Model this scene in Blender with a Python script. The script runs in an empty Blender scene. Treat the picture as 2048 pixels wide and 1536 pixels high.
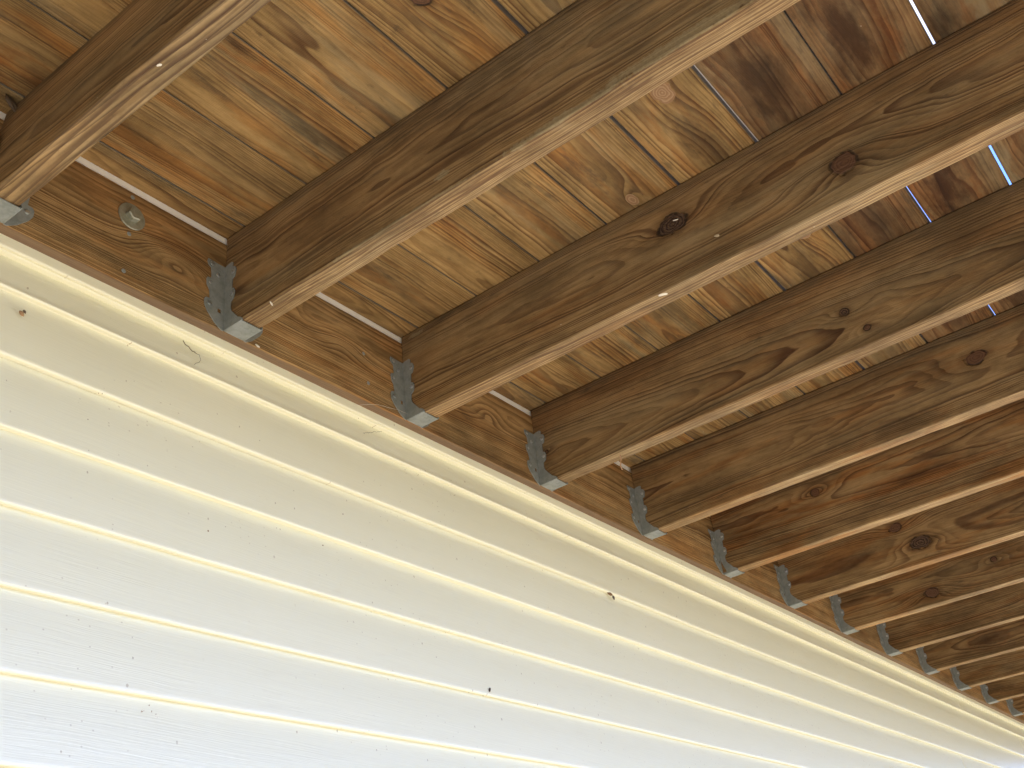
import bpy, bmesh, math, random
from mathutils import Vector, Matrix, noise
R_ = math.radians
scene = bpy.context.scene
col = scene.collection

# ------------------------------------------------------------------ camera
cam = bpy.data.cameras.new('camera'); cam.sensor_width = 36.0; cam.lens = 37.504
cam.clip_start = 0.02; cam.clip_end = 2000
co = bpy.data.objects.new('camera', cam); col.objects.link(co); scene.camera = co
M = Matrix(((0.599883589883422, -0.35130767939952834, -0.7188341901881665),
            (-0.7919565064936528, -0.3884849710539753, -0.47104598404778764),
            (-0.11377420802155469, 0.8518581699203833, -0.5112661615332621)))
co.matrix_world = Matrix.Translation((-0.45022, -1.05776, -1.10591)) @ M.to_4x4()
scene.render.resolution_x = 1024; scene.render.resolution_y = 768

# ------------------------------------------------------------------ light
SUN_EL, SUN_AZ = 56.0, 192.0          # azimuth: where the sun stands, degrees from +Y clockwise
w = bpy.data.worlds.new('World'); scene.world = w; w.use_nodes = True
wn = w.node_tree; bg = wn.nodes['Background']
sky = wn.nodes.new('ShaderNodeTexSky'); sky.sky_type = 'NISHITA'; sky.sun_disc = False
sky.sun_elevation = R_(SUN_EL); sky.sun_rotation = R_(SUN_AZ); sky.air_density = 1.0; sky.dust_density = 0.0; sky.ozone_density = 5.0
tint = wn.nodes.new('ShaderNodeMix'); tint.data_type = 'RGBA'; tint.blend_type = 'MULTIPLY'; tint.inputs[0].default_value = 1; tint.inputs[7].default_value = (.82, .88, 1.32, 1)
wn.links.new(sky.outputs[0], tint.inputs[6]); wtc = wn.nodes.new('ShaderNodeTexCoord'); wsp = wn.nodes.new('ShaderNodeSeparateXYZ'); wn.links.new(wtc.outputs['Generated'], wsp.inputs[0])
wno = wn.nodes.new('ShaderNodeTexNoise'); wno.inputs['Scale'].default_value = 3.0; wno.inputs['Detail'].default_value = 6; wn.links.new(wtc.outputs['Generated'], wno.inputs['Vector'])
wad = wn.nodes.new('ShaderNodeMath'); wad.operation = 'MULTIPLY_ADD'; wad.inputs[1].default_value = .25; wn.links.new(wno.outputs['Fac'], wad.inputs[0]); wn.links.new(wsp.outputs[2], wad.inputs[2])
wmr = wn.nodes.new('ShaderNodeMapRange'); wmr.inputs[1].default_value = .68; wmr.inputs[2].default_value = .82; wn.links.new(wad.outputs[0], wmr.inputs[0])
cloud = wn.nodes.new('ShaderNodeMix'); cloud.data_type = 'RGBA'; cloud.inputs[7].default_value = (2.6, 2.5, 2.5, 1)       # a thin bright cloud overhead
wn.links.new(wmr.outputs[0], cloud.inputs[0]); wn.links.new(tint.outputs[2], cloud.inputs[6]); wn.links.new(cloud.outputs[2], bg.inputs[0]); bg.inputs[1].default_value = 0.15
sun = bpy.data.lights.new('sun', 'SUN'); sun.energy = 2.0; sun.angle = R_(0.5); sun.color = (1.0, 0.955, 0.88)
so = bpy.data.objects.new('sun', sun); col.objects.link(so)
d = Vector((math.sin(R_(SUN_AZ))*math.cos(R_(SUN_EL)), math.cos(R_(SUN_AZ))*math.cos(R_(SUN_EL)), math.sin(R_(SUN_EL))))
so.rotation_euler = d.to_track_quat('Z', 'Y').to_euler()
vs = scene.view_settings; vs.view_transform = 'Standard'; vs.look = 'None'; vs.gamma = 1.0; vs.exposure = 2.0
try: vs.use_curve_mapping = False
except Exception: pass
scene.cycles.max_bounces = 10; scene.cycles.diffuse_bounces = 7

# ------------------------------------------------------------------ node helper
class NT:
    def __init__(s, name):
        s.m = bpy.data.materials.new(name); s.m.use_nodes = True; s.t = s.m.node_tree
        s.b = s.t.nodes['Principled BSDF']
    def n(s, typ, **kw):
        nd = s.t.nodes.new(typ)
        for k, v in kw.items(): setattr(nd, k, v)
        return nd
    def put(s, sock, v):
        if isinstance(v, bpy.types.NodeSocket): s.t.links.new(v, sock)
        else: sock.default_value = v
    def math(s, op, a, b=0.0, c=0.0, clamp=False):
        nd = s.n('ShaderNodeMath', operation=op, use_clamp=clamp)
        s.put(nd.inputs[0], a); s.put(nd.inputs[1], b)
        if op in ('MULTIPLY_ADD', 'SMOOTH_MIN', 'WRAP'): s.put(nd.inputs[2], c)
        return nd.outputs[0]
    def vec(s, x, y, z):
        nd = s.n('ShaderNodeCombineXYZ'); s.put(nd.inputs[0], x); s.put(nd.inputs[1], y); s.put(nd.inputs[2], z)
        return nd.outputs[0]
    def noise(s, v, scale, detail=2.0, rough=0.5, dims='3D'):
        nd = s.n('ShaderNodeTexNoise', noise_dimensions=dims)
        if dims == '1D': s.put(nd.inputs['W'], v)
        else: s.put(nd.inputs['Vector'], v)
        nd.inputs['Scale'].default_value = scale; nd.inputs['Detail'].default_value = detail
        nd.inputs['Roughness'].default_value = rough
        return nd.outputs['Fac']
    def ss(s, v, a, b, x=0.0, y=1.0):          # smooth step from a..b to x..y
        nd = s.n('ShaderNodeMapRange', interpolation_type='SMOOTHSTEP', clamp=True)
        s.put(nd.inputs[0], v); s.put(nd.inputs[1], a); s.put(nd.inputs[2], b); s.put(nd.inputs[3], x); s.put(nd.inputs[4], y)
        return nd.outputs[0]
    def mix(s, f, a, b, mode='MIX'):
        nd = s.n('ShaderNodeMix', data_type='RGBA', blend_type=mode)
        s.put(nd.inputs[0], f); s.put(nd.inputs[6], a); s.put(nd.inputs[7], b)
        return nd.outputs[2]
    def bump(s, h, strength, dist):
        nd = s.n('ShaderNodeBump'); s.put(nd.inputs['Height'], h)
        nd.inputs['Strength'].default_value = strength; nd.inputs['Distance'].default_value = dist
        s.t.links.new(nd.outputs[0], s.b.inputs['Normal'])

def C4(r, g, b): return (r, g, b, 1.0)

# ------------------------------------------------------------------ sawn pine: growth rings cut by the faces of the board
def wood(name, along, seed, pith_w=0.0, pith_d=0.05, slope=0.02, freq=210, knots=(), swirls=(), stains=(), scuffs=(), pale=1.0, sides=False, dirt=.60, light=C4(.40, .255, .125),
         dark=C4(.155, .072, .030), grey=0.35, red=0.3, edge_w=None, edge_freq=260, edge_col=None, black_top=0.0, top_w=0.0, wander=0.022, bandsaw=0.0, cut=0.3):
    """along: 'Y' for joists (W = z, D = x), 'X' for deck boards (W = y, D = z), 'XL' for the ledger (W = z, D = y).
    knots: (l, w, radius, kind) kind 'dark' 'loose' 'pale'; swirls: (l, w, size, amount); stains: (l, w, size_l, size_w, strength)"""
    N = NT(name)
    tc = N.n('ShaderNodeTexCoord'); sp = N.n('ShaderNodeSeparateXYZ'); N.t.links.new(tc.outputs['Object'], sp.inputs[0])
    X, Y, Z = sp.outputs
    L, W, D = {'Y': (Y, Z, X), 'X': (X, Y, Z), 'XL': (X, Z, Y)}[along]
    s7 = seed * 7.31
    lv = N.vec(N.math('MULTIPLY', L, .8), N.math('MULTIPLY', W, 2.5), N.math('ADD', N.math('MULTIPLY', D, 2.5), s7))
    n1 = N.noise(lv, 1.7, 2.0, .5)
    lv2 = N.vec(N.math('MULTIPLY', L, .8), N.math('MULTIPLY', W, 4.0), N.math('ADD', N.math('MULTIPLY', D, 3.0), s7 + 31.7))
    n2 = N.noise(lv2, 3.6, 2.0, .5)
    n3 = N.noise(N.vec(N.math('MULTIPLY', L, 1.0), N.math('MULTIPLY', W, 5.0), s7 + 11), 8.0, 2.0, .5)
    a = N.math('ADD', N.math('SUBTRACT', W, pith_w), N.math('MULTIPLY', N.math('SUBTRACT', n1, .5), wander * 3))
    b = N.math('ADD', N.math('MULTIPLY_ADD', L, slope, pith_d), N.math('MULTIPLY', N.math('SUBTRACT', n2, .5), wander * 1.7))
    b = N.math('ADD', b, D)
    r = N.math('SQRT', N.math('ADD', N.math('MULTIPLY', a, a), N.math('MULTIPLY', b, b)))
    r = N.math('ADD', r, N.math('MULTIPLY', N.math('SUBTRACT', n3, .5), .0040))
    kd = []
    for (kl, kw, kr, kind) in knots:
        dl = N.math('MULTIPLY', N.math('SUBTRACT', L, kl), .5 + .45 * ((kl * -37.7) % 1)); dw = N.math('SUBTRACT', W, kw)
        dist = N.math('SQRT', N.math('ADD', N.math('MULTIPLY', dl, dl), N.math('MULTIPLY', dw, dw)))
        wob = N.math('MULTIPLY', N.math('SUBTRACT', N.noise(N.vec(L, W, kl * 9), 45, 3.0), .5), kr * .95)
        dist = N.math('ADD', dist, wob)
        dl2 = N.math('MULTIPLY', N.math('SUBTRACT', L, kl), .34)
        far = N.math('ADD', N.math('MULTIPLY', dl2, dl2), N.math('MULTIPLY', dw, dw))
        g = N.math('EXPONENT', N.math('MULTIPLY', far, -1.0 / (kr * 2.0) ** 2))
        r = N.math('ADD', r, N.math('MULTIPLY', g, kr * 1.15))
        kd.append((dist, kr, kind))
    for (kl, kw, ks, am) in swirls:
        dl = N.math('MULTIPLY', N.math('SUBTRACT', L, kl), .42); dw = N.math('SUBTRACT', W, kw)
        far = N.math('ADD', N.math('MULTIPLY', dl, dl), N.math('MULTIPLY', dw, dw))
        g = N.math('EXPONENT', N.math('MULTIPLY', far, -1.0 / ks ** 2))
        r = N.math('ADD', r, N.math('MULTIPLY', g, am))
    # uneven ring widths
    r = N.math('ADD', r, N.math('MULTIPLY', N.noise(N.math('ADD', r, seed), 38, 2.0, .6, '1D'), .018))
    ph = N.math('MULTIPLY', r, freq)
    s = N.math('FRACT', ph)
    rise = N.ss(s, cut * .6, .9); fall = N.ss(s, .90, 1.0, 1.0, 0.0)
    late = N.math('MULTIPLY', rise, fall)
    amp = N.ss(N.noise(N.math('ADD', r, seed * 3.1), 95, 1.0, .5, '1D'), .3, .7, .30, 1.0)
    late = N.math('MULTIPLY', late, amp)
    fib = N.noise(N.vec(N.math('MULTIPLY', L, 9), N.math('MULTIPLY', W, 330), N.math('MULTIPLY', D, 330)), 1.0, 3.0, .6)
    fib2 = N.noise(N.vec(N.math('MULTIPLY', L, 3), N.math('MULTIPLY', W, 90), N.math('ADD', N.math('MULTIPLY', D, 90), s7)), 1.0, 3.0, .65)
    c = N.mix(N.math('MULTIPLY', late, N.math('MULTIPLY_ADD', N.noise(N.vec(N.math('MULTIPLY', L, 2.2), N.math('MULTIPLY', W, 11), s7 + 71), 1.6, 3.0, .6), .9, .44, clamp=True)), light, dark)
    c = N.mix(N.ss(fib, .35, .75, 0, .40), c, N.mix(1.0, c, C4(.55, .50, .45), 'MULTIPLY'))
    c = N.mix(N.ss(fib2, .45, .75, 0, .5), c, N.mix(1.0, c, C4(.62, .52, .42), 'MULTIPLY'))
    # weathered, reddish and stained areas
    pv = N.vec(N.math('MULTIPLY', L, .8), N.math('MULTIPLY', W, 6.5), N.math('ADD', N.math('MULTIPLY', D, 6), s7 + 3))
    p1 = N.noise(pv, 2.6, 4.0, .62)
    c = N.mix(N.ss(p1, .46, .66, 0, grey), c, N.mix(.75, c, C4(.215, .180, .108)))
    pv2 = N.vec(N.math('MULTIPLY', L, 1.0), N.math('MULTIPLY', W, 7.0), N.math('ADD', N.math('MULTIPLY', D, 6), s7 + 47))
    p2 = N.noise(pv2, 3.3, 4.0, .6)
    c = N.mix(N.ss(p2, .47, .63, 0, red), c, N.mix(1.0, c, C4(.98, .71, .47), 'MULTIPLY'))
    p3 = N.noise(N.vec(N.math('MULTIPLY', L, 1.6), N.math('MULTIPLY', W, 8.0), N.math('ADD', N.math('MULTIPLY', D, 6), s7 + 90)), 4.2, 5.0, .68)
    c = N.mix(N.ss(p3, dirt, dirt + .15, 0, .62), c, C4(.075, .055, .035))
    fk = N.noise(N.vec(N.math('MULTIPLY', L, 26), N.math('MULTIPLY', W, 70), N.math('ADD', N.math('MULTIPLY', D, 70), s7)), 1.0, 5.0, .75)
    c = N.mix(N.ss(fk, .60, .72, 0, .45), c, C4(.07, .05, .03))
    wm = N.noise(N.vec(N.math('MULTIPLY', L, 5), N.math('MULTIPLY', W, 16), N.math('ADD', N.math('MULTIPLY', D, 10), s7 + 8)), 1.0, 6.0, .7)
    c = N.mix(N.ss(wm, .30, .72), N.mix(1.0, c, C4(1.22, 1.20, 1.16), 'MULTIPLY'), N.mix(1.0, c, C4(.54, .52, .48), 'MULTIPLY'))
    for (sl, sw, al, aw, st) in stains:
        dl = N.math('DIVIDE', N.math('SUBTRACT', L, sl), al); dw = N.math('DIVIDE', N.math('SUBTRACT', W, sw), aw)
        q = N.math('SQRT', N.math('ADD', N.math('MULTIPLY', dl, dl), N.math('MULTIPLY', dw, dw)))
        edge = N.noise(N.vec(N.math('MULTIPLY', L, 1.3), N.math('MULTIPLY', W, 3.2), N.math('ADD', D, sl * 5)), 14, 4.0, .65)
        q = N.math('ADD', q, N.math('MULTIPLY', N.math('SUBTRACT', edge, .5), 1.7))
        c = N.mix(N.ss(q, .05, 1.25, st * .9, 0), c, N.mix(.25, N.mix(1.0, c, C4(.22, .14, .10), 'MULTIPLY'), C4(.05, .026, .013)))
        c = N.mix(N.ss(N.math('ABSOLUTE', N.math('SUBTRACT', q, 1.12)), 0, .30, .45 * st, 0), c, N.mix(1.0, c, C4(.75, .42, .22), 'MULTIPLY'))
    for (sl, sw, al, aw, st) in scuffs:
        dl = N.math('DIVIDE', N.math('SUBTRACT', L, sl), al); dw = N.math('DIVIDE', N.math('SUBTRACT', W, sw), aw)
        q = N.math('SQRT', N.math('ADD', N.math('MULTIPLY', dl, dl), N.math('MULTIPLY', dw, dw)))
        sn = N.noise(N.vec(L, W, N.math('ADD', D, sl * 5)), 75, 5.0, .7)
        q = N.math('ADD', q, N.math('MULTIPLY', N.math('SUBTRACT', sn, .5), 2.2))
        c = N.mix(N.math('MULTIPLY', N.ss(q, .6, 1.0, st, 0), N.ss(W, -.1758, -.1745)), c, N.mix(N.noise(N.vec(L, W, D), 260, 3.0), C4(.18, .135, .070), C4(.36, .28, .16)))
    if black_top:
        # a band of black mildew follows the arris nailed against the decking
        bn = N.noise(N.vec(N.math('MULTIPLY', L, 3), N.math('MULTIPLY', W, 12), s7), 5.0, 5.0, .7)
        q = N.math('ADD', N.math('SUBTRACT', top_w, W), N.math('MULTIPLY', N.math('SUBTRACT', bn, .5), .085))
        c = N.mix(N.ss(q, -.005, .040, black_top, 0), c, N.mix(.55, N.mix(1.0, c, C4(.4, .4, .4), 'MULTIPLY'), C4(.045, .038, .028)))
    if edge_w is not None:
        # growth rings seen end-on along the narrow edge: fine lines that drift slowly
        dr = N.noise(N.vec(N.math('MULTIPLY', L, .9), s7, 2.0), 1.6, 3.0, .55)
        s2 = N.math('FRACT', N.math('MULTIPLY', N.math('ADD', N.math('ADD', D, N.math('MULTIPLY', dr, .055)), N.math('MULTIPLY', N.noise(N.math('ADD', D, seed), 90, 2.0, .6, '1D'), .010)), edge_freq))
        l2 = N.math('MULTIPLY', N.ss(s2, .25, .85), N.ss(s2, .88, 1.0, 1, 0))
        c = N.mix(N.math('MULTIPLY', N.math('MULTIPLY', l2, .8), N.ss(W, edge_w + .001, edge_w + .003, 1, 0)), c, dark)
    if edge_col: c = N.mix(N.ss(W, edge_w + .0005, edge_w + .003, .8, 0), c, edge_col)
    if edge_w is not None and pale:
        # planed narrow edge runs paler; ground-bounce light on the underside is painted in too
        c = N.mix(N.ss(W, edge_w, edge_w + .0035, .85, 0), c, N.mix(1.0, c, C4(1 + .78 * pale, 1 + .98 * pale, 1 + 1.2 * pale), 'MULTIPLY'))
    hole = None
    for (dist, kr, kind) in kd:
        ringk = N.math('FRACT', N.math('MULTIPLY', dist, 230))
        base = {'dark': C4(.090, .044, .024), 'loose': C4(.035, .020, .014), 'pale': C4(.36, .235, .13)}[kind]
        base2 = {'dark': C4(.125, .062, .032), 'loose': C4(.10, .058, .034), 'pale': C4(.27, .15, .075)}[kind]
        kc = N.mix(N.ss(ringk, .3, .9), base2, base)
        halo = {'dark': .65, 'loose': .8, 'pale': .3}[kind]
        c = N.mix(N.ss(dist, kr * .9, kr * 2.1, halo * .8, 0), c, N.mix(1.0, c, C4(.45, .36, .28), 'MULTIPLY'))
        c = N.mix(N.ss(dist, kr * .92, kr * 1.02, 1, 0), c, kc)
        edge = N.ss(N.math('ABSOLUTE', N.math('SUBTRACT', dist, kr)), kr * .05, kr * .22, 1, 0)
        edge = N.math('MULTIPLY', edge, N.ss(N.noise(N.vec(L, W, kw * 7 + 2), 60, 2.0), .32, .62))
        if kind != 'pale': c = N.mix(N.math('MULTIPLY', edge, .8), c, C4(.014, .010, .007))
        h = N.math('MULTIPLY', edge, -2.5)
        if kind == 'loose':
            rag = N.noise(N.vec(L, W, 3.3), 160, 4.0, .7)
            h = N.math('ADD', h, N.math('MULTIPLY', N.ss(dist, kr * .7, kr, 1, 0), N.math('MULTIPLY_ADD', rag, 8, -6)))
        hole = h if hole is None else N.math('ADD', hole, h)
    # tone differs from piece to piece and slowly along a piece
    tv = N.noise(N.vec(N.math('MULTIPLY', L, 1.0), N.math('MULTIPLY', W, 2), s7 + 5), 2.1, 2.0)
    c = N.mix(1.0, c, N.mix(tv, C4(.80, .80, .80), C4(1.16, 1.14, 1.10)), 'MULTIPLY')
    # fine pale specks of old paint, sawdust and splinters
    vo = N.n('ShaderNodeTexVoronoi'); N.put(vo.inputs['Vector'], N.vec(N.math('MULTIPLY', L, .8), W, N.math('ADD', D, s7))); vo.inputs['Scale'].default_value = 26
    spk = N.math('MULTIPLY', N.ss(vo.outputs['Distance'], .012, .030, 1, 0), N.ss(N.noise(tc.outputs['Object'], 31), .55, .62))
    c = N.mix(N.math('MULTIPLY', spk, .8), c, C4(.55, .50, .42))
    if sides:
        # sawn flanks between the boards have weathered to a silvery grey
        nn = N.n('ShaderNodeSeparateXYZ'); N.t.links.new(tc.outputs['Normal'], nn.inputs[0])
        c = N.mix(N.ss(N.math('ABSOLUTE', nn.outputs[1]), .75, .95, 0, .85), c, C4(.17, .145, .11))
    N.put(N.b.inputs['Base Color'], c)
    N.b.inputs['Roughness'].default_value = .78
    N.b.inputs['Specular IOR Level'].default_value = .22
    ht = N.math('ADD', N.math('MULTIPLY', late, 1.0), N.math('MULTIPLY', fib, 1.1))
    if bandsaw:
        bs = N.math('SINE', N.math('MULTIPLY', N.math('ADD', L, N.math('MULTIPLY', n3, .004)), 2200))
        ht = N.math('ADD', ht, N.math('MULTIPLY', bs, bandsaw))
    ht = N.math('ADD', ht, N.math('MULTIPLY', N.noise(tc.outputs['Object'], 420, 3.0), .5))
    if hole is not None: ht = N.math('ADD', ht, hole)
    N.bump(ht, .75, .0007)
    return N.m

def metal(name, base=(.36, .385, .39), metallic=.55, rough=.48):
    N = NT(name); tc = N.n('ShaderNodeTexCoord')
    vo = N.n('ShaderNodeTexVoronoi'); N.put(vo.inputs['Vector'], tc.outputs['Object']); vo.inputs['Scale'].default_value = 260
    n = N.noise(tc.outputs['Object'], 45, 4.0, .6); n2 = N.noise(tc.outputs['Object'], 900, 3.0, .6)
    c = N.mix(N.ss(n, .35, .7), C4(*base), C4(base[0]*.72, base[1]*.74, base[2]*.72))
    sep = N.n('ShaderNodeSeparateColor'); N.put(sep.inputs[0], vo.outputs['Color'])
    c = N.mix(N.math('MULTIPLY', sep.outputs[0], .22), c, C4(base[0]*1.5, base[1]*1.5, base[2]*1.5))
    c = N.mix(N.ss(n2, .58, .7, 0, .35), c, C4(.16, .15, .13))
    N.put(N.b.inputs['Base Color'], c); N.b.inputs['Metallic'].default_value = metallic
    N.put(N.b.inputs['Roughness'], N.math('MULTIPLY_ADD', n, .25, rough - .1))
    N.bump(N.math('ADD', n2, N.math('MULTIPLY', n, 2)), .25, .0005)
    return N.m

def plain(name, rgb, rough=.8, metallic=0.0, var=.25, scale=60):
    N = NT(name); tc = N.n('ShaderNodeTexCoord'); n = N.noise(tc.outputs['Object'], scale, 4.0, .6)
    N.put(N.b.inputs['Base Color'], N.mix(n, C4(*[v*(1-var) for v in rgb]), C4(*[min(1, v*(1+var)) for v in rgb])))
    N.b.inputs['Roughness'].default_value = rough; N.b.inputs['Metallic'].default_value = metallic
    N.bump(n, .3, .0005)
    return N.m

def vinyl(name):
    N = NT(name); tc = N.n('ShaderNodeTexCoord'); sp = N.n('ShaderNodeSeparateXYZ'); N.t.links.new(tc.outputs['Object'], sp.inputs[0])
    X, Y, Z = sp.outputs
    # embossed wood grain: long wavy ripples running a little downhill
    wv = N.noise(N.vec(N.math('MULTIPLY', X, 1.0), N.math('MULTIPLY', Z, 2.0), 3.0), 5.0, 2.0)
    zz = N.math('ADD', N.math('ADD', Z, N.math('MULTIPLY', X, .035)), N.math('MULTIPLY', wv, .009))
    rip = N.noise(N.vec(N.math('MULTIPLY', X, 12), N.math('MULTIPLY', zz, 520), 0.0), 1.0, 1.0, .5)
    fine = N.noise(N.vec(N.math('MULTIPLY', X, 60), N.math('MULTIPLY', zz, 1300), 0.0), 1.0, 2.0, .5)
    big = N.noise(N.vec(N.math('MULTIPLY', X, 1.2), N.math('MULTIPLY', Z, 3), 0.0), 1.6, 3.0, .55)
    c = N.mix(big, C4(.80, .772, .580), C4(.83, .796, .610))
    c = N.mix(N.ss(rip, .30, .75, 0, .10), c, C4(.62, .59, .49))
    # dirt: flyspecks, and dust hanging under the laps
    wz = N.math('MULTIPLY', N.math('SUBTRACT', N.noise(tc.outputs['Object'], 700, 1.0), .5), .0016)
    vo = N.n('ShaderNodeTexVoronoi', voronoi_dimensions='2D'); N.put(vo.inputs['Vector'], N.vec(N.math('ADD', X, wz), N.math('ADD', N.math('MULTIPLY', Z, .7), wz), 0.0)); vo.inputs['Scale'].default_value = 26
    vs_ = N.n('ShaderNodeSeparateColor'); N.put(vs_.inputs[0], vo.outputs['Color'])
    keep = N.math('MULTIPLY', N.ss(vs_.outputs[0], .70, .72), N.ss(N.noise(tc.outputs['Object'], 3.4, 2.0), .38, .50))
    rad = N.math('MULTIPLY_ADD', vs_.outputs[1], .026, .016)
    spk = N.math('MULTIPLY', N.math('LESS_THAN', vo.outputs['Distance'], rad), keep)
    c = N.mix(N.math('MULTIPLY', spk, .55), c, C4(.30, .20, .10))
    vo2 = N.n('ShaderNodeTexVoronoi', voronoi_dimensions='2D'); N.put(vo2.inputs['Vector'], N.vec(N.math('MULTIPLY', X, .8), Z, 0.0)); vo2.inputs['Scale'].default_value = 85
    vs2 = N.n('ShaderNodeSeparateColor'); N.put(vs2.inputs[0], vo2.outputs['Color'])
    spk2 = N.math('MULTIPLY', N.ss(vo2.outputs['Distance'], .05, .11, 1, 0), N.math('MULTIPLY', N.ss(vs2.outputs[0], .84, .87), N.ss(N.noise(tc.outputs['Object'], 6.0, 2.0), .48, .62)))
    c = N.mix(N.math('MULTIPLY', spk2, .42), c, C4(.34, .25, .14))
    dust = N.noise(N.vec(N.math('MULTIPLY', X, 7), N.math('MULTIPLY', Z, 30), 9.0), 1.0, 5.0, .7)
    c = N.mix(N.ss(dust, .55, .78, 0, .14), c, C4(.55, .46, .30))
    N.put(N.b.inputs['Base Color'], c); N.b.inputs['Roughness'].default_value = .36
    N.b.inputs['Specular IOR Level'].default_value = .9
    N.bump(N.math('ADD', rip, N.math('MULTIPLY', fine, .3)), .34, .0006)
    return N.m

# ------------------------------------------------------------------ object helpers
def link(name, me, mat=None, parent=None, loc=(0, 0, 0)):
    o = bpy.data.objects.new(name, me); col.objects.link(o); o.location = loc
    if mat: me.materials.append(mat)
    if parent: o.parent = parent
    return o
def tag(o, label=None, cat=None, group=None, kind=None):
    if label: o['label'] = label
    if cat: o['category'] = cat
    if group: o['group'] = group
    if kind: o['kind'] = kind
    return o
def from_bm(name, bm):
    bmesh.ops.recalc_face_normals(bm, faces=bm.faces)
    me = bpy.data.meshes.new(name); bm.to_mesh(me); bm.free(); return me

def sweep_mesh(name, sections, closed=True, caps=True, smooth=None):
    """sections: list of rings of 3-D points, joined one after another."""
    bm = bmesh.new(); rings = [[bm.verts.new(p) for p in s] for s in sections]; n = len(rings[0])
    for i in range(len(rings) - 1):
        for j in range(n if closed else n - 1):
            k = (j + 1) % n
            f = bm.faces.new((rings[i][j], rings[i][k], rings[i+1][k], rings[i+1][j]))
            if smooth and smooth[j]: f.smooth = True
    if caps and closed:
        bm.faces.new(rings[0]); bm.faces.new(list(reversed(rings[-1])))
    return from_bm(name, bm)

def rounded_rect(u0, u1, v0, v1, r, seg=3):
    pts = []; sm = []
    for (cu, cv, a0) in ((u1-r, v1-r, 0), (u0+r, v1-r, 90), (u0+r, v0+r, 180), (u1-r, v0+r, 270)):
        for i in range(seg + 1):
            a = R_(a0 + 90 * i / seg); pts.append((cu + r*math.cos(a), cv + r*math.sin(a))); sm.append(i < seg)
    return pts, sm

def lumber(name, axis, l0, l1, u0, u1, v0, v1, r=.003, step=.05, wob=.0006, seed=0, shear=0.0, edge=None, nick=0.0):
    """a sawn piece whose section (u,v) is swept along Y ('Y': u=x, v=z) or along X ('X': u=y, v=z); edge(l) -> (du0, du1) crook"""
    n = max(2, int(abs(l1 - l0) / step)); secs = []; sm = None
    for i in range(n + 1):
        l = l0 + (l1 - l0) * i / n
        du0, du1 = edge(l) if edge else (0, 0)
        rr = r
        pts, sm = rounded_rect(u0 + du0, u1 + du1, v0, v1, rr)
        ring = []
        for j, (u, v) in enumerate(pts):
            q = noise.noise((l * 6, seed * 3.7 + u * 30, v * 14)); q2 = noise.noise((l * 45, seed + u * 200, v * 200 + 9))
            lower = 1 if v < (v0 + v1) / 2 else .3
            u2 = u + wob * q + (nick * q2 * lower if sm[j] or sm[j-1] else 0)
            v2 = v + (wob * q + nick * abs(q2) * lower if v < (v0 + v1) / 2 else 0)
            u2 += shear * (v - v0) / (v1 - v0)
            ring.append((u2, l, v2) if axis == 'Y' else (l, u2, v2))
        secs.append(ring)
    return sweep_mesh(name, secs, smooth=sm)

S = .4064; JW = .0370; JH = .1770
ZL = -.0125                       # top of the ledger
# ================================================================== SETTING
def ground():
    N = NT('grass_mat'); tc = N.n('ShaderNodeTexCoord')
    n = N.noise(tc.outputs['Object'], .8, 5.0, .6); n2 = N.noise(tc.outputs['Object'], 40, 4.0, .7)
    c = N.mix(n, C4(.060, .085, .028), C4(.10, .12, .045)); c = N.mix(N.ss(n2, .4, .65, 0, .5), c, C4(.05, .06, .02))
    N.put(N.b.inputs['Base Color'], c); N.b.inputs['Roughness'].default_value = .95; N.bump(n2, .5, .02)
    me = bpy.data.meshes.new('ground'); me.from_pydata([(-400, -400, -2.75), (400, -400, -2.75), (400, 60, -2.75), (-400, 60, -2.75)], [], [(0, 1, 2, 3)])
    tag(link('ground', me, N.m), kind='structure')
    N = NT('concrete'); tc = N.n('ShaderNodeTexCoord')
    n = N.noise(tc.outputs['Object'], 2.3, 5.0, .6); n2 = N.noise(tc.outputs['Object'], 90, 4.0, .7)
    c = N.mix(n, C4(*PATIO), C4(*[v*1.15 for v in PATIO])); c = N.mix(N.ss(n2, .5, .7, 0, .4), c, C4(.36, .30, .20))
    N.put(N.b.inputs['Base Color'], c); N.b.inputs['Roughness'].default_value = .9; N.bump(n2, .4, .003)
    bm = bmesh.new(); box(bm, -6, PXE, -4.4, .045, -2.74, -2.66); tag(link('patio', from_bm('patio', bm), N.m), kind='structure')
def box(bm, x0, x1, y0, y1, z0, z1):
    v = [bm.verts.new(p) for p in ((x0, y0, z0), (x1, y0, z0), (x1, y1, z0), (x0, y1, z0), (x0, y0, z1), (x1, y0, z1), (x1, y1, z1), (x0, y1, z1))]
    for f in ((0, 3, 2, 1), (4, 5, 6, 7), (0, 1, 5, 4), (1, 2, 6, 5), (2, 3, 7, 6), (3, 0, 4, 7)): bm.faces.new([v[i] for i in f])
PXE = 9.0
PATIO = (.68, .58, .42)
ground()

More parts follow.
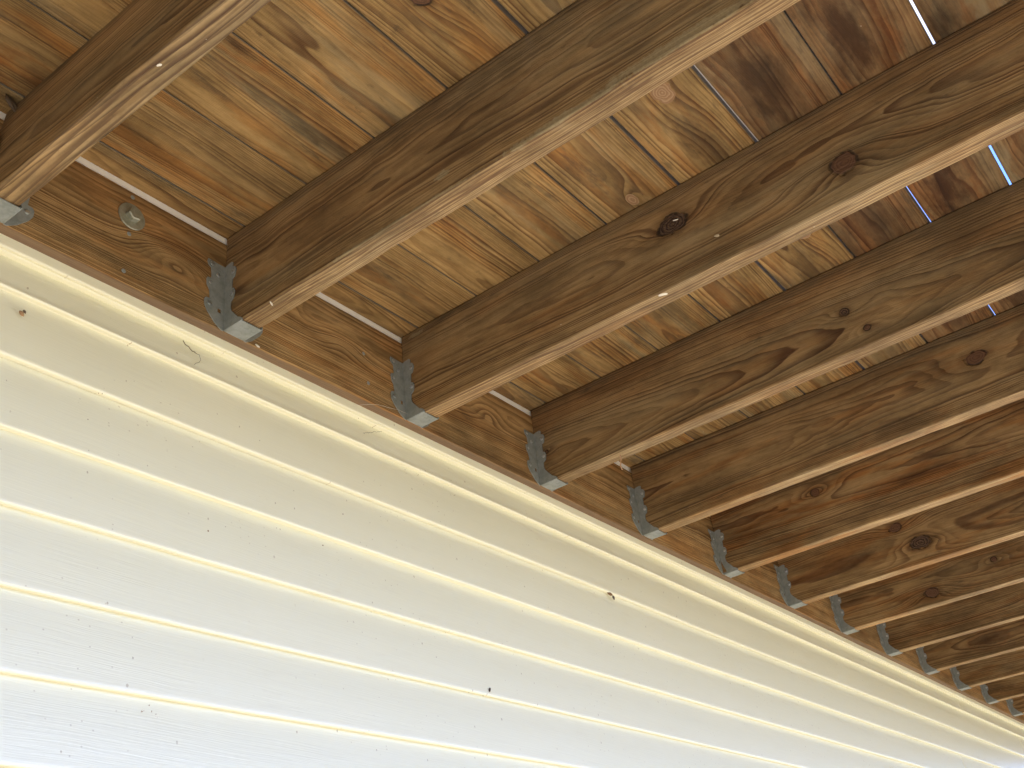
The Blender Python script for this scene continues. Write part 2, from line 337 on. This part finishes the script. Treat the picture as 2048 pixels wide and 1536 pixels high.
# ================================================================== HOUSE WALL in vinyl siding
VINYL = vinyl('cream_vinyl')
XA, XB = -4.5, 9.0
YS = .022; E = .0950; ZL1 = -.2501; RC = .0100
house = bpy.data.objects.new('house_wall', None); col.objects.link(house); house.location = (0, .05, -2.75)
tag(house, 'cream vinyl clapboard house wall with lapped horizontal courses below the wooden ledger', 'wall')
def siding_section(k, ztop):
    zb = ZL1 - k * E
    # how far the hooked butt stands proud of the lock slot (y) and how deep the slot runs (z): it differs from lap to lap
    ub, g = {0: (.0080, .0030), 1: (.0092, .0004), 2: (.0068, .0045), 3: (.0078, .0022), 4: (.0060, .0058), 5: (.0058, .0042), 6: (.0060, .0045)}.get(k, (.006, .004))
    g *= .75
    pts = [(YS + RC, ztop + g * .8)]
    for t in (0, .06, .25, .5, .75, .93): pts.append((YS + RC * (1 - t) ** 1.1 - .0010 * math.sin(t * math.pi), ztop + (zb - ztop) * t))
    pts += [(YS - .0001, zb + .0030), (YS + .0003, zb + .0013), (YS + .0011, zb + .0004), (YS + .0024, zb)]
    pts += [(YS + ub - .0006, zb + .0006), (YS + ub, zb + .0011), (YS + ub, zb + g)]
    return pts
SEAMS = {0: (.7440, 4.1), 1: (1.775, 5.0), 2: (1.775, 5.0), 3: (.36, 3.9), 4: (.36, 3.9), 5: (2.6,), 6: (2.6,)}
def siding():
    prof = []; ks = []
    ztop = -.1965
    k = 0
    while ztop > -2.72:
        sec = siding_section(k, ztop); prof += sec; ks += [k] * len(sec); ztop = ZL1 - k * E; k += 1
    secs = []; nx = 300
    xs = [XA + (XB - XA) * i / nx for i in range(nx + 1)]
    for v in SEAMS.values():
        for q in v: xs += [q, q + .0005]
    xs.sort(); nx = len(xs) - 1
    for x in xs:
        w1 = noise.noise((x * 1.3, 1.1, 0)) * .0009
        sh = [sum(.0011 if i % 2 else -.0011 for i, q in enumerate(SEAMS.get(kk, ())) if x > q) for kk in ks]
        secs.append([(x, y - h_ + w1 + noise.noise((x * 1.9, z * 5, 4)) * .0008 - .05, z + noise.noise((x * 1.1, round((z - ZL1) / E) * 3.3, 8)) * .0007 + 2.75) for (y, z), h_ in zip(prof, sh)])
    bm = bmesh.new(); rings = [[bm.verts.new(p) for p in s] for s in secs]
    for i in range(nx):
        for j in range(len(prof) - 1):
            f = bm.faces.new((rings[i][j], rings[i+1][j], rings[i+1][j+1], rings[i][j+1])); f.smooth = True
    cuts = {q for v in SEAMS.values() for q in v} | {q + .0005 for v in SEAMS.values() for q in v}
    idx = {i for i, x in enumerate(xs) if any(abs(x - q) < 1e-6 for q in cuts)}
    for i, ring in enumerate(rings):
        if i in idx:
            for a_, b_ in zip(ring, ring[1:]):
                e = bm.edges.get((a_, b_))
                if e: e.smooth = False
    for e in bm.edges:
        if len(e.link_faces) == 2 and abs(e.calc_face_angle(0)) > R_(34): e.smooth = False
    me = bpy.data.meshes.new('siding'); bm.to_mesh(me); bm.free()
    # sharp folds
    return link('siding', me, VINYL, house)
siding()
def trim():
    prof = [(.0160, -.150), (.0160, -.1935), (.0162, -.1948), (.0170, -.1960), (.0180, -.1963), (.0205, -.1963), (.0212, -.1957), (.0212, -.1945), (.0222, -.1940),
            (.0226, -.1962), (.0234, -.1974), (.0246, -.1980), (.0350, -.1982), (.0400, -.150)]
    secs = []; n = 150
    for i in range(n + 1):
        x = XA + (XB - XA) * i / n
        q = noise.noise((x * 1.7, 6, 0)) * .0009
        secs.append([(x, y + q - .05, z + q * .8 + 2.75) for (y, z) in prof])
    me = sweep_mesh('trim_strip', secs, smooth=[False]*len(prof)); link('trim_strip', me, VINYL, house)
trim()
# sheathing and the wall above the deck
def box(bm, x0, x1, y0, y1, z0, z1):
    v = [bm.verts.new(p) for p in ((x0, y0, z0), (x1, y0, z0), (x1, y1, z0), (x0, y1, z0), (x0, y0, z1), (x1, y0, z1), (x1, y1, z1), (x0, y1, z1))]
    for f in ((0, 3, 2, 1), (4, 5, 6, 7), (0, 1, 5, 4), (1, 2, 6, 5), (2, 3, 7, 6), (3, 0, 4, 7)): bm.faces.new([v[i] for i in f])
bm = bmesh.new(); box(bm, XA, XB, 0, .12, 0, 5.6); link('sheathing', from_bm('sheathing', bm), plain('sheathing_board', (.5, .45, .36)), house)
bm = bmesh.new(); box(bm, XA, XB, -.02, -.002, 2.86, 5.6); link('upper_siding', from_bm('upper_siding', bm), VINYL, house)

# specks of dirt, fly droppings and web fluff caught on the vinyl
bm = bmesh.new(); random.seed(77)
for x, z, s_ in ((.2268, -.3481, .0022), (1.1844, -.2999, .002), (.6705, -.3836, .003), (.6299, -.4554, .0045), (.5347, -.4545, .003), (.3309, -.5197, .0035), (.4137, -.4864, .004), (.4391, -.4771, .002), (.2128, -.3907, .0030), (1.3342, -.438, .0025),
                 (.331, -.7366, .005), (.338, -.739, .003), (.324, -.742, .002), (.345, -.747, .002), (.29, -.715, .0025), (.42, -.775, .003), (.36, -.78, .002), (.7151, -.1976, .002), (.15, -.226, .003), (.21, -.2245, .0022), (.86, -.262, .0025), (.96, -.27, .0018)):
    for j in range(random.randint(1, 4)):
        g = bmesh.ops.create_icosphere(bm, subdivisions=1, radius=s_ * random.uniform(.15, .38))
        cx, cz = x + random.gauss(0, s_ * .8), z + random.gauss(0, s_ * .8)
        t = min(1, max(0, ((ZL1 - cz) % E) / E)) ; yy = YS + RC * t
        a_, b_ = random.uniform(.5, 2.0), random.uniform(.5, 2.0)
        for v in g['verts']: v.co = Vector((v.co.x * a_ + cx, v.co.y * .35 + yy - .05 - .0006, v.co.z * b_ + cz + 2.75))
link('dirt_specks', from_bm('dirt_specks', bm), plain('wall_dirt', (.30, .20, .10)), house)

# ================================================================== LEDGER and flashing
XL0, XL1 = -4.0, 6.6
led_mat = wood('ledger_wood', 'XL', 5, pith_w=-.055, pith_d=.040, slope=.003, freq=285, swirls=((.318, -.095, .030, .034), (.52, -.062, .018, .012), (.66, -.09, .022, .014), (1.06, -.07, .02, .014)),
               grey=.35, red=.45, wander=.010, edge_w=-.1805, edge_freq=300, pale=0, edge_col=C4(.175, .122, .080), light=C4(.42, .268, .120), dark=C4(.120, .052, .020), stains=((1.15, -.17, .16, .012, .5), (.79, -.165, .12, .012, .5)))
me = lumber('ledger_board', 'X', XL0, XL1, 0, .037, -.1805, ZL, r=.0038, step=.06, wob=.0008, seed=3, nick=.0008)
tag(link('ledger_board', me, led_mat), 'long brown ledger board bolted along the top of the cream siding, carrying the joist hangers', 'ledger board')
FL = plain('white_flashing', (.86, .84, .80), .5, 0, .08, 90)
bm = bmesh.new(); box(bm, XL0, XL1, .0022, .030, ZL + .0006, -.0004)
tag(link('flashing_strip', from_bm('flashing_strip', bm), FL), 'thin off-white strip between the top of the ledger and the first deck board', 'flashing')

# ================================================================== JOISTS
JL = -1.95
JOISTS = {
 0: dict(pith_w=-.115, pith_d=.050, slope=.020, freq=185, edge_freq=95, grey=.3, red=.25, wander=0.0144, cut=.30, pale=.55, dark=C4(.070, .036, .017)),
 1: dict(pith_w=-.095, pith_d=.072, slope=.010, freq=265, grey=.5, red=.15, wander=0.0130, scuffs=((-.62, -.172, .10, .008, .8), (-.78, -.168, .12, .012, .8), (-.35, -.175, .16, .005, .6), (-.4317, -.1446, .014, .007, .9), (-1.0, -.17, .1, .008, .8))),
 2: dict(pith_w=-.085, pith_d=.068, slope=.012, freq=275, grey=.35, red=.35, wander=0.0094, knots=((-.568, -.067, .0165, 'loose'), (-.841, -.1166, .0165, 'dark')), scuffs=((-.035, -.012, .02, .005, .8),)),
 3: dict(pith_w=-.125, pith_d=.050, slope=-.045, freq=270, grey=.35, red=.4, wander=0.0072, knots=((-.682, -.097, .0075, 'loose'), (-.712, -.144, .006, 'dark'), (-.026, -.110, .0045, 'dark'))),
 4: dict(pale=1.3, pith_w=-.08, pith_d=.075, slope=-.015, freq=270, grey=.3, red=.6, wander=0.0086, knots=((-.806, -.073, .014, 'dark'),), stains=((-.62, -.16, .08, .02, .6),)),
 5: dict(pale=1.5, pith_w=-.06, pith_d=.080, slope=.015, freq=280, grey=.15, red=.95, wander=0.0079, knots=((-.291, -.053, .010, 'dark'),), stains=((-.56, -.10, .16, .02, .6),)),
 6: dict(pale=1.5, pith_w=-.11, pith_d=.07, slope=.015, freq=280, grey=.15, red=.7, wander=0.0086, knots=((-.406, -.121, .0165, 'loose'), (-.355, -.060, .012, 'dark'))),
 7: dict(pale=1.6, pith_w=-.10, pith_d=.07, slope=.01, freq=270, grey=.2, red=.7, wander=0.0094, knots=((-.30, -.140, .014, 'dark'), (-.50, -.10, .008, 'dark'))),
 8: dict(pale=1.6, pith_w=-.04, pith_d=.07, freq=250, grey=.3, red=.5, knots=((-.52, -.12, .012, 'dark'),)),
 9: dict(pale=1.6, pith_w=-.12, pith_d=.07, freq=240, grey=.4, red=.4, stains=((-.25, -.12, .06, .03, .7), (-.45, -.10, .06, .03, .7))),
}
ORD = {0: 'leftmost wooden joist in view, broad pale wavy underside, over the cut-off hanger', 1: 'brown joist with wide flowing grain and a grey scuffed lower edge, nearest complete joist', 2: 'brown joist with one open black knot and one round knot on its side',
       3: 'brown joist with pointed arches of grain and two small ragged knots', 4: 'red-brown joist with a single dark knot near the right edge of the photo', 5: 'reddest joist of the row, fine straight grain, between the fifth and seventh hangers',
       6: 'brown joist with a dark almond-shaped open knot low on its side', 7: 'brown joist with a rough oval knot near its lower edge, held by the eighth hanger', 8: 'olive-brown joist held by the ninth hanger from the left',
       9: 'joist blotched black along its lower half, held by the tenth hanger from the left', 10: 'small distant joist held by the eleventh hanger from the left', 11: 'small distant joist held by the twelfth hanger from the left',
       12: 'small distant joist held by the thirteenth hanger from the left', 13: 'last joist visible at the right edge, held by the fourteenth hanger'}
NTH = ['first', 'second', 'third', 'fourth', 'fifth', 'sixth', 'seventh', 'eighth', 'ninth', 'tenth', 'eleventh', 'twelfth', 'thirteenth', 'fourteenth']
STY = {k: (.018 if k == 0 else 0) for k in range(-12, 20)}
for k in range(-9, 16):
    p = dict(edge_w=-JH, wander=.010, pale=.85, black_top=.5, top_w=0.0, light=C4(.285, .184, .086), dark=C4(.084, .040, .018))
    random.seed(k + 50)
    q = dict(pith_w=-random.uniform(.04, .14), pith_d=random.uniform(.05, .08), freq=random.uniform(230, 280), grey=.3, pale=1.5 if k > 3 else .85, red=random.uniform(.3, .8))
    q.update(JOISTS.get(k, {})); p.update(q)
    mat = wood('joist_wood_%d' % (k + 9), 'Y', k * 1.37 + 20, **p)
    me = lumber('floor_joist', 'Y', -.0015, JL, 0, JW, -JH, -.0006, r=.0034, step=.03, wob=.0009, seed=k * 2.1, shear=(.020 if k == 0 else 0), nick=(.0026 if k == 1 else .0013))
    o = link('floor_joist', me, mat, loc=(S * k + STY[k], 0, 0))
    tag(o, ORD.get(k, ('%s wooden joist beyond the left edge of the photo' % NTH[-k-1]) if k < 0 else '%s wooden joist beyond the last one visible at right' % NTH[k-14]), 'joist', 'joists hung in a row from the ledger board')

# rim board at the outer end of the joists
me = lumber('rim_board', 'X', -3.95, XL1, JL - .040, JL - .002, -JH, -.0006, seed=9)
tag(link('rim_board', me, wood('rim_wood', 'XL', 77)), 'brown rim board closing the outer ends of the joists', 'rim board')

# ================================================================== DECK BOARDS
P0, PP = .0396, .1381
def gapw(n, x):
    base = {0: .0024, 1: .0018, 2: .0022, 3: .0026, 4: .0047, 5: .0042, 6: .0030, 7: .0044, 8: .004}.get(n, .004)
    if n == 5: base = .0054 - .0028 * min(1, max(0, (x - .85) / .15)) 
    if n == 6: base = .0018 + .0024 * min(1, max(0, (x - .82) / .2))
    return base
DKB = dict(light=C4(.25, .152, .070), dark=C4(.105, .045, .018))
BOARD = {
 0: dict(pith_w=-.0, pith_d=.05, freq=300, grey=.6, red=.2),
 1: dict(pith_w=-.100, pith_d=.040, slope=.008, freq=270, grey=.25, red=.8, stains=((.04, -.073, .05, .03, .9),)),
 2: dict(pith_w=-.215, pith_d=.055, slope=.008, freq=285, grey=.9, red=.55, stains=((.42, -.265, .20, .022, .5), (.165, -.305, .05, .016, .9))),
 3: dict(pith_w=-.365, pith_d=.060, slope=-.010, freq=285, grey=.7, red=.7, stains=((.80, -.38, .14, .02, .5), (1.05, -.40, .16, .04, .45))),
 4: dict(pith_w=-.505, pith_d=.030, slope=.016, freq=230, grey=.35, red=.75, wander=.010, knots=((.2679, -.528, .013, 'dark'), (.794, -.519, .0085, 'pale')), stains=((.69, -.52, .12, .02, .5), (1.3, -.5, .16, .04, .5))),
 5: dict(pith_w=-.645, pith_d=.026, slope=.020, freq=220, grey=.6, red=.4, wander=.010, knots=((.625, -.673, .016, 'pale'), (1.08, -.69, .013, 'pale')), stains=((.76, -.66, .13, .035, .7), (1.22, -.65, .16, .04, .6), (1.6, -.66, .14, .04, .6))),
 6: dict(pith_w=-.77, pith_d=.065, slope=.008, freq=270, grey=.5, red=.6, stains=((.73, -.79, .16, .045, .8), (1.15, -.79, .16, .045, .8), (1.55, -.8, .15, .04, .8)), **DKB),
 7: dict(pith_w=-.93, pith_d=.06, slope=.008, freq=270, grey=.5, red=.6, stains=((.71, -.915, .13, .045, 1.0), (1.15, -.918, .13, .045, 1.0), (1.55, -.92, .13, .04, .9)), **DKB),
 8: dict(pith_w=-1.07, pith_d=.06, freq=270, grey=.9, red=.3, stains=((.80, -1.03, .08, .03, .8), (1.2, -1.06, .1, .03, .8)), **DKB),
}
BL = {0: 'narrow ripped deck board beside the off-white strip against the house', 1: 'orange-brown deck board, first full one out from the house wall', 2: 'deck board with a fuzzy black mildew patch, second full one from the house wall',
      3: 'deck board with broad tan and grey bands, third full one from the house wall', 4: 'deck board with an orange knot at the top edge, fourth full one from the wall', 5: 'deck board with a pale torn knot, fifth full one from the house wall',
      6: 'deck board streaked dark red brown between two open gaps, sixth full one from the wall', 7: 'deck board with near-black scorched-looking stains beside the brightest gap', 8: 'greyish deck board beyond the brightest gap, in the upper right corner'}
for n in range(0, 14):
    yin = (.033 if n == 0 else -(P0 + (n - 1) * PP)); yout = -(P0 + n * PP)
    p = dict(light=C4(.375, .244, .100), dark=C4(.128, .060, .022), wander=.010, bandsaw=.16, sides=True, dirt=.56)
    random.seed(n + 900)
    q = dict(pith_w=(yin + yout) / 2, pith_d=random.uniform(.04, .07), freq=random.uniform(280, 340), grey=.5, red=.5); q.update(BOARD.get(n, {})); p.update(q)
    mat = wood('deck_wood_%d' % n, 'X', n * 2.11 + 60, **p)
    def edge(l, n=n):
        gi = gapw(n - 1, l) / 2 if n else 0; go = gapw(n, l) / 2
        wv = lambda m: noise.noise((l * 1.1, m * 5.1, 0)) * .0012 if m > 0 else 0
        return (go + wv(n), -gi + wv(n - 1))          # u0 is the outer (lower y) edge
    me = lumber('deck_board', 'X', -3.95, XL1, yout, yin, 0, .026, r=.0030, step=.08, wob=.0002, seed=n + .5, edge=edge)
    tag(link('deck_board', me, mat), BL.get(n, '%s deck board beyond the visible ones, toward the open side of the deck' % NTH[n-9]), 'deck board', 'deck boards laid across the joists')

# ================================================================== JOIST HANGERS
GALV = metal('galvanised_steel', (.25, .265, .255), .15, .5); NAILM = metal('nail_steel', (.5, .52, .53), .8, .35); DARKM = plain('dark_slot', (.02, .015, .01))
TH = .0013
def plate(name, poly, tomap, holes=()):
    bm = bmesh.new(); es = []
    for lp in [poly] + list(holes):
        vs_ = [bm.verts.new(tomap(*p, 0)) for p in lp]
        for i in range(len(vs_)): es.append(bm.edges.new((vs_[i], vs_[(i+1) % len(vs_)])))
    bmesh.ops.triangle_fill(bm, edges=es, use_beauty=True)
    faces = list(bm.faces); ret = bmesh.ops.extrude_face_region(bm, geom=faces)
    nv = [g for g in ret['geom'] if isinstance(g, bmesh.types.BMVert)]
    o = Vector(tomap(0, 0, 1)) - Vector(tomap(0, 0, 0))
    for v in nv: v.co += o
    return from_bm(name, bm)
mm = .001
FLANGE = [(0, -60), (-14, -60), (-32, -59), (-33.5, -64), (-31, -70), (-26, -73), (-25, -88), (-26, -93), (-32, -94), (-34, -98), (-33, -108), (-28, -116), (-26.5, -131), (-34, -132.5), (-36.5, -137), (-36, -146), (-31, -155),
          (-17, -170), (-4, -178.5), (0, -178.5)]
SIDE = [(0, -60), (5, -58), (15, -57), (18, -60), (17, -66), (23, -70), (25, -76), (22, -88), (17, -90), (16, -107), (21, -110), (23, -116), (21, -127), (15, -132), (14, -141), (16, -149), (31, -168), (38, -172), (41.5, -175.5), (41.5, -178.5), (0, -178.5)]
FLANGE = [(a*mm, b*mm) for a, b in FLANGE]; SIDE = [(a*mm, b*mm) for a, b in SIDE]
zsc = 1.0
hole_f = [(-12*mm, -142*mm), (-5.5*mm, -142*mm), (-5.5*mm, -150*mm), (-12*mm, -150*mm)]
def disc(bm, cx, cy, cz, ax, r, h, seg=12):
    """round nail head standing h proud; ax: 'y-' faces -Y, 'x-' faces -X, 'x+' faces +X"""
    rings = []
    for rr, hh in ((r, 0), (r, h*.55), (r*.7, h), (0, h*1.1)):
        ring = []
        for i in range(seg if rr else 1):
            a = 2*math.pi*i/seg; u, v = rr*math.cos(a), rr*math.sin(a)
            p = {'y-': (cx+u, cy-hh, cz+v), 'x-': (cx-hh, cy+u, cz+v), 'x+': (cx+hh, cy+u, cz+v)}[ax]; ring.append(bm.verts.new(p))
        rings.append(ring)
    for a, b in zip(rings, rings[1:]):
        for i in range(seg):
            j = (i+1) % seg
            if len(b) == 1: bm.faces.new((a[i], a[j], b[0]))
            else: bm.faces.new((a[i], a[j], b[j], b[i]))
def make_hanger():
    root = bpy.data.objects.new('joist_hanger', None); col.objects.link(root)
    # flange on the ledger left of the joist (seen) and its mirror on the right
    m1 = plate('flange', FLANGE, lambda a, b, t: (a - TH, -.0004 - t*TH, b), [hole_f]); link('flange', m1, GALV, root)
    m2 = plate('flange', FLANGE, lambda a, b, t: (JW + TH - a, -.0004 - t*TH, b)); link('flange', m2, GALV, root)
    m3 = plate('side_plate', SIDE, lambda a, b, t: (-.0002 - t*TH, -a - .0018, b)); link('side_plate', m3, GALV, root)
    m4 = plate('side_plate', SIDE, lambda a, b, t: (JW + .0002 + t*TH, -a - .0018, b)); link('side_plate', m4, GALV, root)
    # seat: a sheet bent round the underside, with rounded folds
    prof = []; z0 = -JH - .0008; r = .0022
    for x, z in ((-TH, -.174), (-TH, z0 - TH + r), (-TH + r*.3, z0 - TH + r*.3), (-TH + r, z0 - TH), (JW/2, z0 - TH - .0003), (JW + TH - r, z0 - TH), (JW + TH - r*.3, z0 - TH + r*.3), (JW + TH, z0 - TH + r), (JW + TH, -.174),
                 (JW + .0003, -.174), (JW + .0003, z0), (JW/2, z0), (-.0003, z0), (-.0003, -.174)):
        prof.append((x, z))
    secs = [[(x, y, z) for x, z in prof] for y in (-.0022, -.020, -.0415)]
    link('seat', sweep_mesh('seat', secs, smooth=[j in (1, 2, 5, 6) for j in range(len(prof))]), GALV, root)
    bm = bmesh.new()
    def nail(x, y, z, ax, r=.0036, h=.0014):
        bm = bmesh.new(); disc(bm, x, y, z, ax, r, h); link('nail', from_bm('nail', bm), NAILM, root)
    for dx, z in ((-.0265, -.0655), (-.0145, -.082), (-.029, -.141)): nail(dx, -.0018, z, 'y-')
    for dx, z in ((-.028, -.102),): nail(dx, -.0018, z, 'y-', .0028, .0008)
    for dy, z in ((-.020, -.078), (-.0185, -.118)): nail(-.0016, dy, z, 'x-')
    for z in (-.0655, -.102, -.143): nail(JW + .028, -.0018, z, 'y-')
    bm.free()
    return root
def copy_tree(o):
    c = o.copy(); col.objects.link(c)
    for ch in list(o.children):
        d_ = ch.copy(); col.objects.link(d_); d_.parent = c
    return c
HL = {0: 'cut-off galvanised hanger at the left edge, only pale seat and right tab showing', 1: 'largest fully visible galvanised joist hanger, on the second joist from the left',
      2: 'galvanised joist hanger under the joist with the open black knot, cobweb thread across it', 3: 'galvanised hanger on the joist with pointed arches of grain, above the hanging splinter'}
h0 = make_hanger(); kids = {}
for i, k in enumerate(range(-9, 16)):
    o = h0 if i == 0 else copy_tree(h0)
    o.location = (S * k + STY[k], 0, 0)
    random.seed(k * 11 + 3); o.location.z = random.uniform(-.001, .0006); o.rotation_euler = (0, R_(random.uniform(-.5, .5)), 0)
    if k == 0: o.location.x += 0.002
    lab = HL.get(k)
    if lab is None:
        words = {4: 'fifth', 5: 'sixth', 6: 'seventh', 7: 'eighth', 8: 'ninth', 9: 'tenth', 10: 'eleventh', 11: 'twelfth', 12: 'thirteenth', 13: 'fourteenth', 14: 'fifteenth', 15: 'sixteenth'}
        lab = 'small grey galvanised joist hanger, %s along the ledger from the left edge' % words[k] if k in words else '%s galvanised joist hanger beyond the left edge of the photo' % NTH[-k-1]
    tag(o, lab, 'joist hanger', 'galvanised hangers nailed along the ledger')

# ================================================================== LAG BOLT AND NAILS IN THE LEDGER
def lathe(bm, prof, seg=32):
    rings = []
    for r, h in prof: rings.append([bm.verts.new((r*math.cos(2*math.pi*i/seg), -h, r*math.sin(2*math.pi*i/seg))) for i in range(seg)] if r > 0 else [bm.verts.new((0, -h, 0))])
    for a, b in zip(rings, rings[1:]):
        for i in range(seg):
            j = (i+1) % seg
            if len(b) == 1: f = bm.faces.new((a[i], a[j], b[0]))
            else: f = bm.faces.new((a[i], a[j], b[j], b[i]))
BOLTM = metal('zinc_bolt', (.36, .36, .29), .6, .42)
bolt = bpy.data.objects.new('lag_bolt', None); col.objects.link(bolt); bolt.location = (.2365, 0, -.0595)
tag(bolt, 'hex-headed zinc lag bolt with a round washer screwed into the ledger board', 'bolt')
bm = bmesh.new(); lathe(bm, ((.0215, 0), (.0220, .0006), (.0220, .0016), (.0212, .0023), (.0, .0023))); link('washer', from_bm('washer', bm), BOLTM, bolt)
bm = bmesh.new(); rings = []
for r, h in ((.0112, .0024), (.0112, .0100), (.0098, .0118)):
    rings.append([bm.verts.new((r*math.cos(R_(60*i + 12)), -h, r*math.sin(R_(60*i + 12)))) for i in range(6)])
for a, b in zip(rings, rings[1:]):
    for i in range(6): bm.faces.new((a[i], a[(i+1) % 6], b[(i+1) % 6], b[i]))
bm.faces.new(rings[-1]); link('hex_head', from_bm('hex_head', bm), BOLTM, bolt)
SPOT = [(.2352, -.0917, 'nail head in the ledger just below the lag bolt'), (.2318, -.1591, 'nail head low on the ledger, lowest of the three by the lag bolt'), (.2356, -.0237, 'dull nail head in the ledger just above the lag bolt'),
        (.7100, -.0830, 'small grey nail head in the ledger left of the second full hanger'), (.7180, -.140, 'lower grey nail head in the ledger left of the second full hanger')]
for x, z, lab in SPOT:
    bm = bmesh.new(); disc(bm, 0, 0, 0, 'y-', .0034, .0007); o = link('nail_head', from_bm('nail_head', bm), GALV, loc=(x, -.0002, z)); tag(o, lab, 'nail', 'nails in the ledger')

# ================================================================== SMALL LITTER: splinters, cobweb threads, insect debris
def tube(name, pts, r, mat, parent=None, seg=5):
    secs = []
    for i, p in enumerate(pts):
        p = Vector(p); t = (Vector(pts[min(i+1, len(pts)-1)]) - Vector(pts[max(i-1, 0)])).normalized()
        a = t.cross(Vector((.3, .5, .81))).normalized(); b = t.cross(a); rr = r if not callable(r) else r(i/(len(pts)-1))
        secs.append([tuple(p + a*rr*math.cos(2*math.pi*j/seg) + b*rr*math.sin(2*math.pi*j/seg)) for j in range(seg)])
    return link(name, sweep_mesh(name, secs, smooth=[True]*seg), mat, parent)
WEB = plain('dusty_web', (.16, .125, .07), .9); TAN = plain('raw_splinter', (.45, .26, .15), .8); PALE = plain('pale_chip', (.68, .62, .52), .8); BUG = plain('insect_brown', (.07, .045, .025), .7)
def thread(name, pts, r, mat, lab, cat, jit=.0012, n=22, seed=1, group=None):
    random.seed(seed); out = []
    for i in range(n):
        t = i / (n-1) * (len(pts)-1); a = int(min(t, len(pts)-2)); f = t - a
        p = Vector(pts[a]).lerp(Vector(pts[a+1]), f); out.append(p + Vector((random.uniform(-1, 1), random.uniform(-.3, .3), random.uniform(-1, 1)))*jit*(0 if i in (0, n-1) else 1))
    tag(tube(name, out, r, mat), lab, cat, group)
thread('web_thread', ((.3480, .0170, -.2130), (.356, .018, -.2185), (.368, .019, -.2215), (.3790, .018, -.2240), (.382, .019, -.2320), (.372, .020, -.243)), lambda t: .0007 if t < .5 else .00035, WEB, 'curled dirty cobweb thread on the upper siding below the largest hanger', 'cobweb', group='cobweb threads under the ledger')
thread('web_thread', ((.690, .012, -.1895), (.73, -.006, -.180), (.79, -.004, -.168), (.84, -.006, -.166)), .00022, plain('web_grey', (.6, .55, .45)), 'fine pale cobweb thread running over the second full hanger', 'cobweb', .0006, group='cobweb threads under the ledger')
thread('web_thread', ((.716, .016, -.232), (.735, .014, -.224), (.762, .014, -.213)), .0003, WEB, 'short brown cobweb thread on the siding below the second full hanger', 'cobweb', group='cobweb threads under the ledger')
thread('wood_splinter', ((S*3+.015, -.184, -.1765), (S*3+.017, -.182, -.188), (S*3+.016, -.180, -.199), (S*3+.020, -.180, -.206)), .0011, TAN, 'reddish splinter hanging from the underside of the joist with arched grain', 'splinter', .0006)
def chip(x, y, z, s, mat, lab, cat, name, seed, shape=None):
    bm = bmesh.new(); bmesh.ops.create_icosphere(bm, subdivisions=2, radius=1.0); random.seed(seed)
    a, b, c = random.uniform(.5, 1.0), random.uniform(.25, .45), random.uniform(.9, 1.7)
    if shape: a, b, c = shape
    for v in bm.verts: v.co = Vector((v.co.x*a, v.co.y*b, v.co.z*c)) * s * (1 + .35*noise.noise(v.co*1.7 + Vector((seed, 0, 0))))
    o = link(name, from_bm(name, bm), mat, loc=(x, y, z)); o.rotation_euler = (0, 0, .4) if shape else (random.uniform(-.3, .3), random.uniform(-1.2, 1.2), 0)
    return tag(o, lab, cat)
chip(.4700, -.002, -.176, .0035, PALE, 'small white chip on the ledger below the largest hanger', 'chip', 'paint_chip', 4)
chip(.1098, .022, -.2786, .0042, plain('cocoon', (.30, .17, .08)), 'brown cocoon on the siding near the left edge of the photo', 'cocoon', 'cocoon', 8)
chip(.1135, .0225, -.2740, .0028, BUG, 'dark husk at the upper tip of the brown cocoon', 'husk', 'husk', 9)
chip(.8359, .026, -.6235, .0042, plain('grey_fleck', (.22, .21, .17)), 'grey fleck stuck on the lower siding', 'fleck', 'fleck', 10)
chip(1.4690, .024, -.3460, .0058, plain('brown_nest', (.20, .11, .05)), 'brown clump of insect debris on a siding lap', 'debris', 'insect_debris', 12)
chip(1.4800, .022, -.3535, .0050, BUG, 'dark insect body beside the brown clump on a siding lap', 'insect', 'insect', 15)
chip(1.0050, .022, -.620, .0030, BUG, 'thin dark speck on the lower siding right of the grey fleck', 'speck', 'insect', 17)
chip(.030, -.030, -.012, .012, BUG, 'dark tangled clump at the top of the leftmost joist', 'debris', 'web_clump', 31)
# pale gum smear and chips on the joists
chip(S*1+.003, -.1, -.1772, .0028, PALE, 'white flake on the lower edge of the largest joist near its hanger', 'chip', 'paint_chip', 21)
chip(.8190, -.5229, -.1773, .006, PALE, 'cream flake stuck under the joist with the open knot', 'chip', 'paint_chip', 22, (.5, 1.3, .16))
chip(.0300, -.3450, -.1771, .0036, PALE, 'pale scrape of chips on the lower edge of the leftmost joist', 'chip', 'paint_chip', 23, (.45, .9, .14))
chip(S*2-.0006, -.6330, -.1290, .0045, plain('straw_flake', (.50, .40, .26)), 'straw-coloured flake on the side of the joist between its two knots', 'chip', 'paint_chip', 24, (.12, 1.1, .5))
chip(S*2-.0006, -.5750, -.0640, .0030, PALE, 'pale sliver lodged in the open black knot', 'chip', 'wood_sliver', 25, (.3, 1.8, .3))
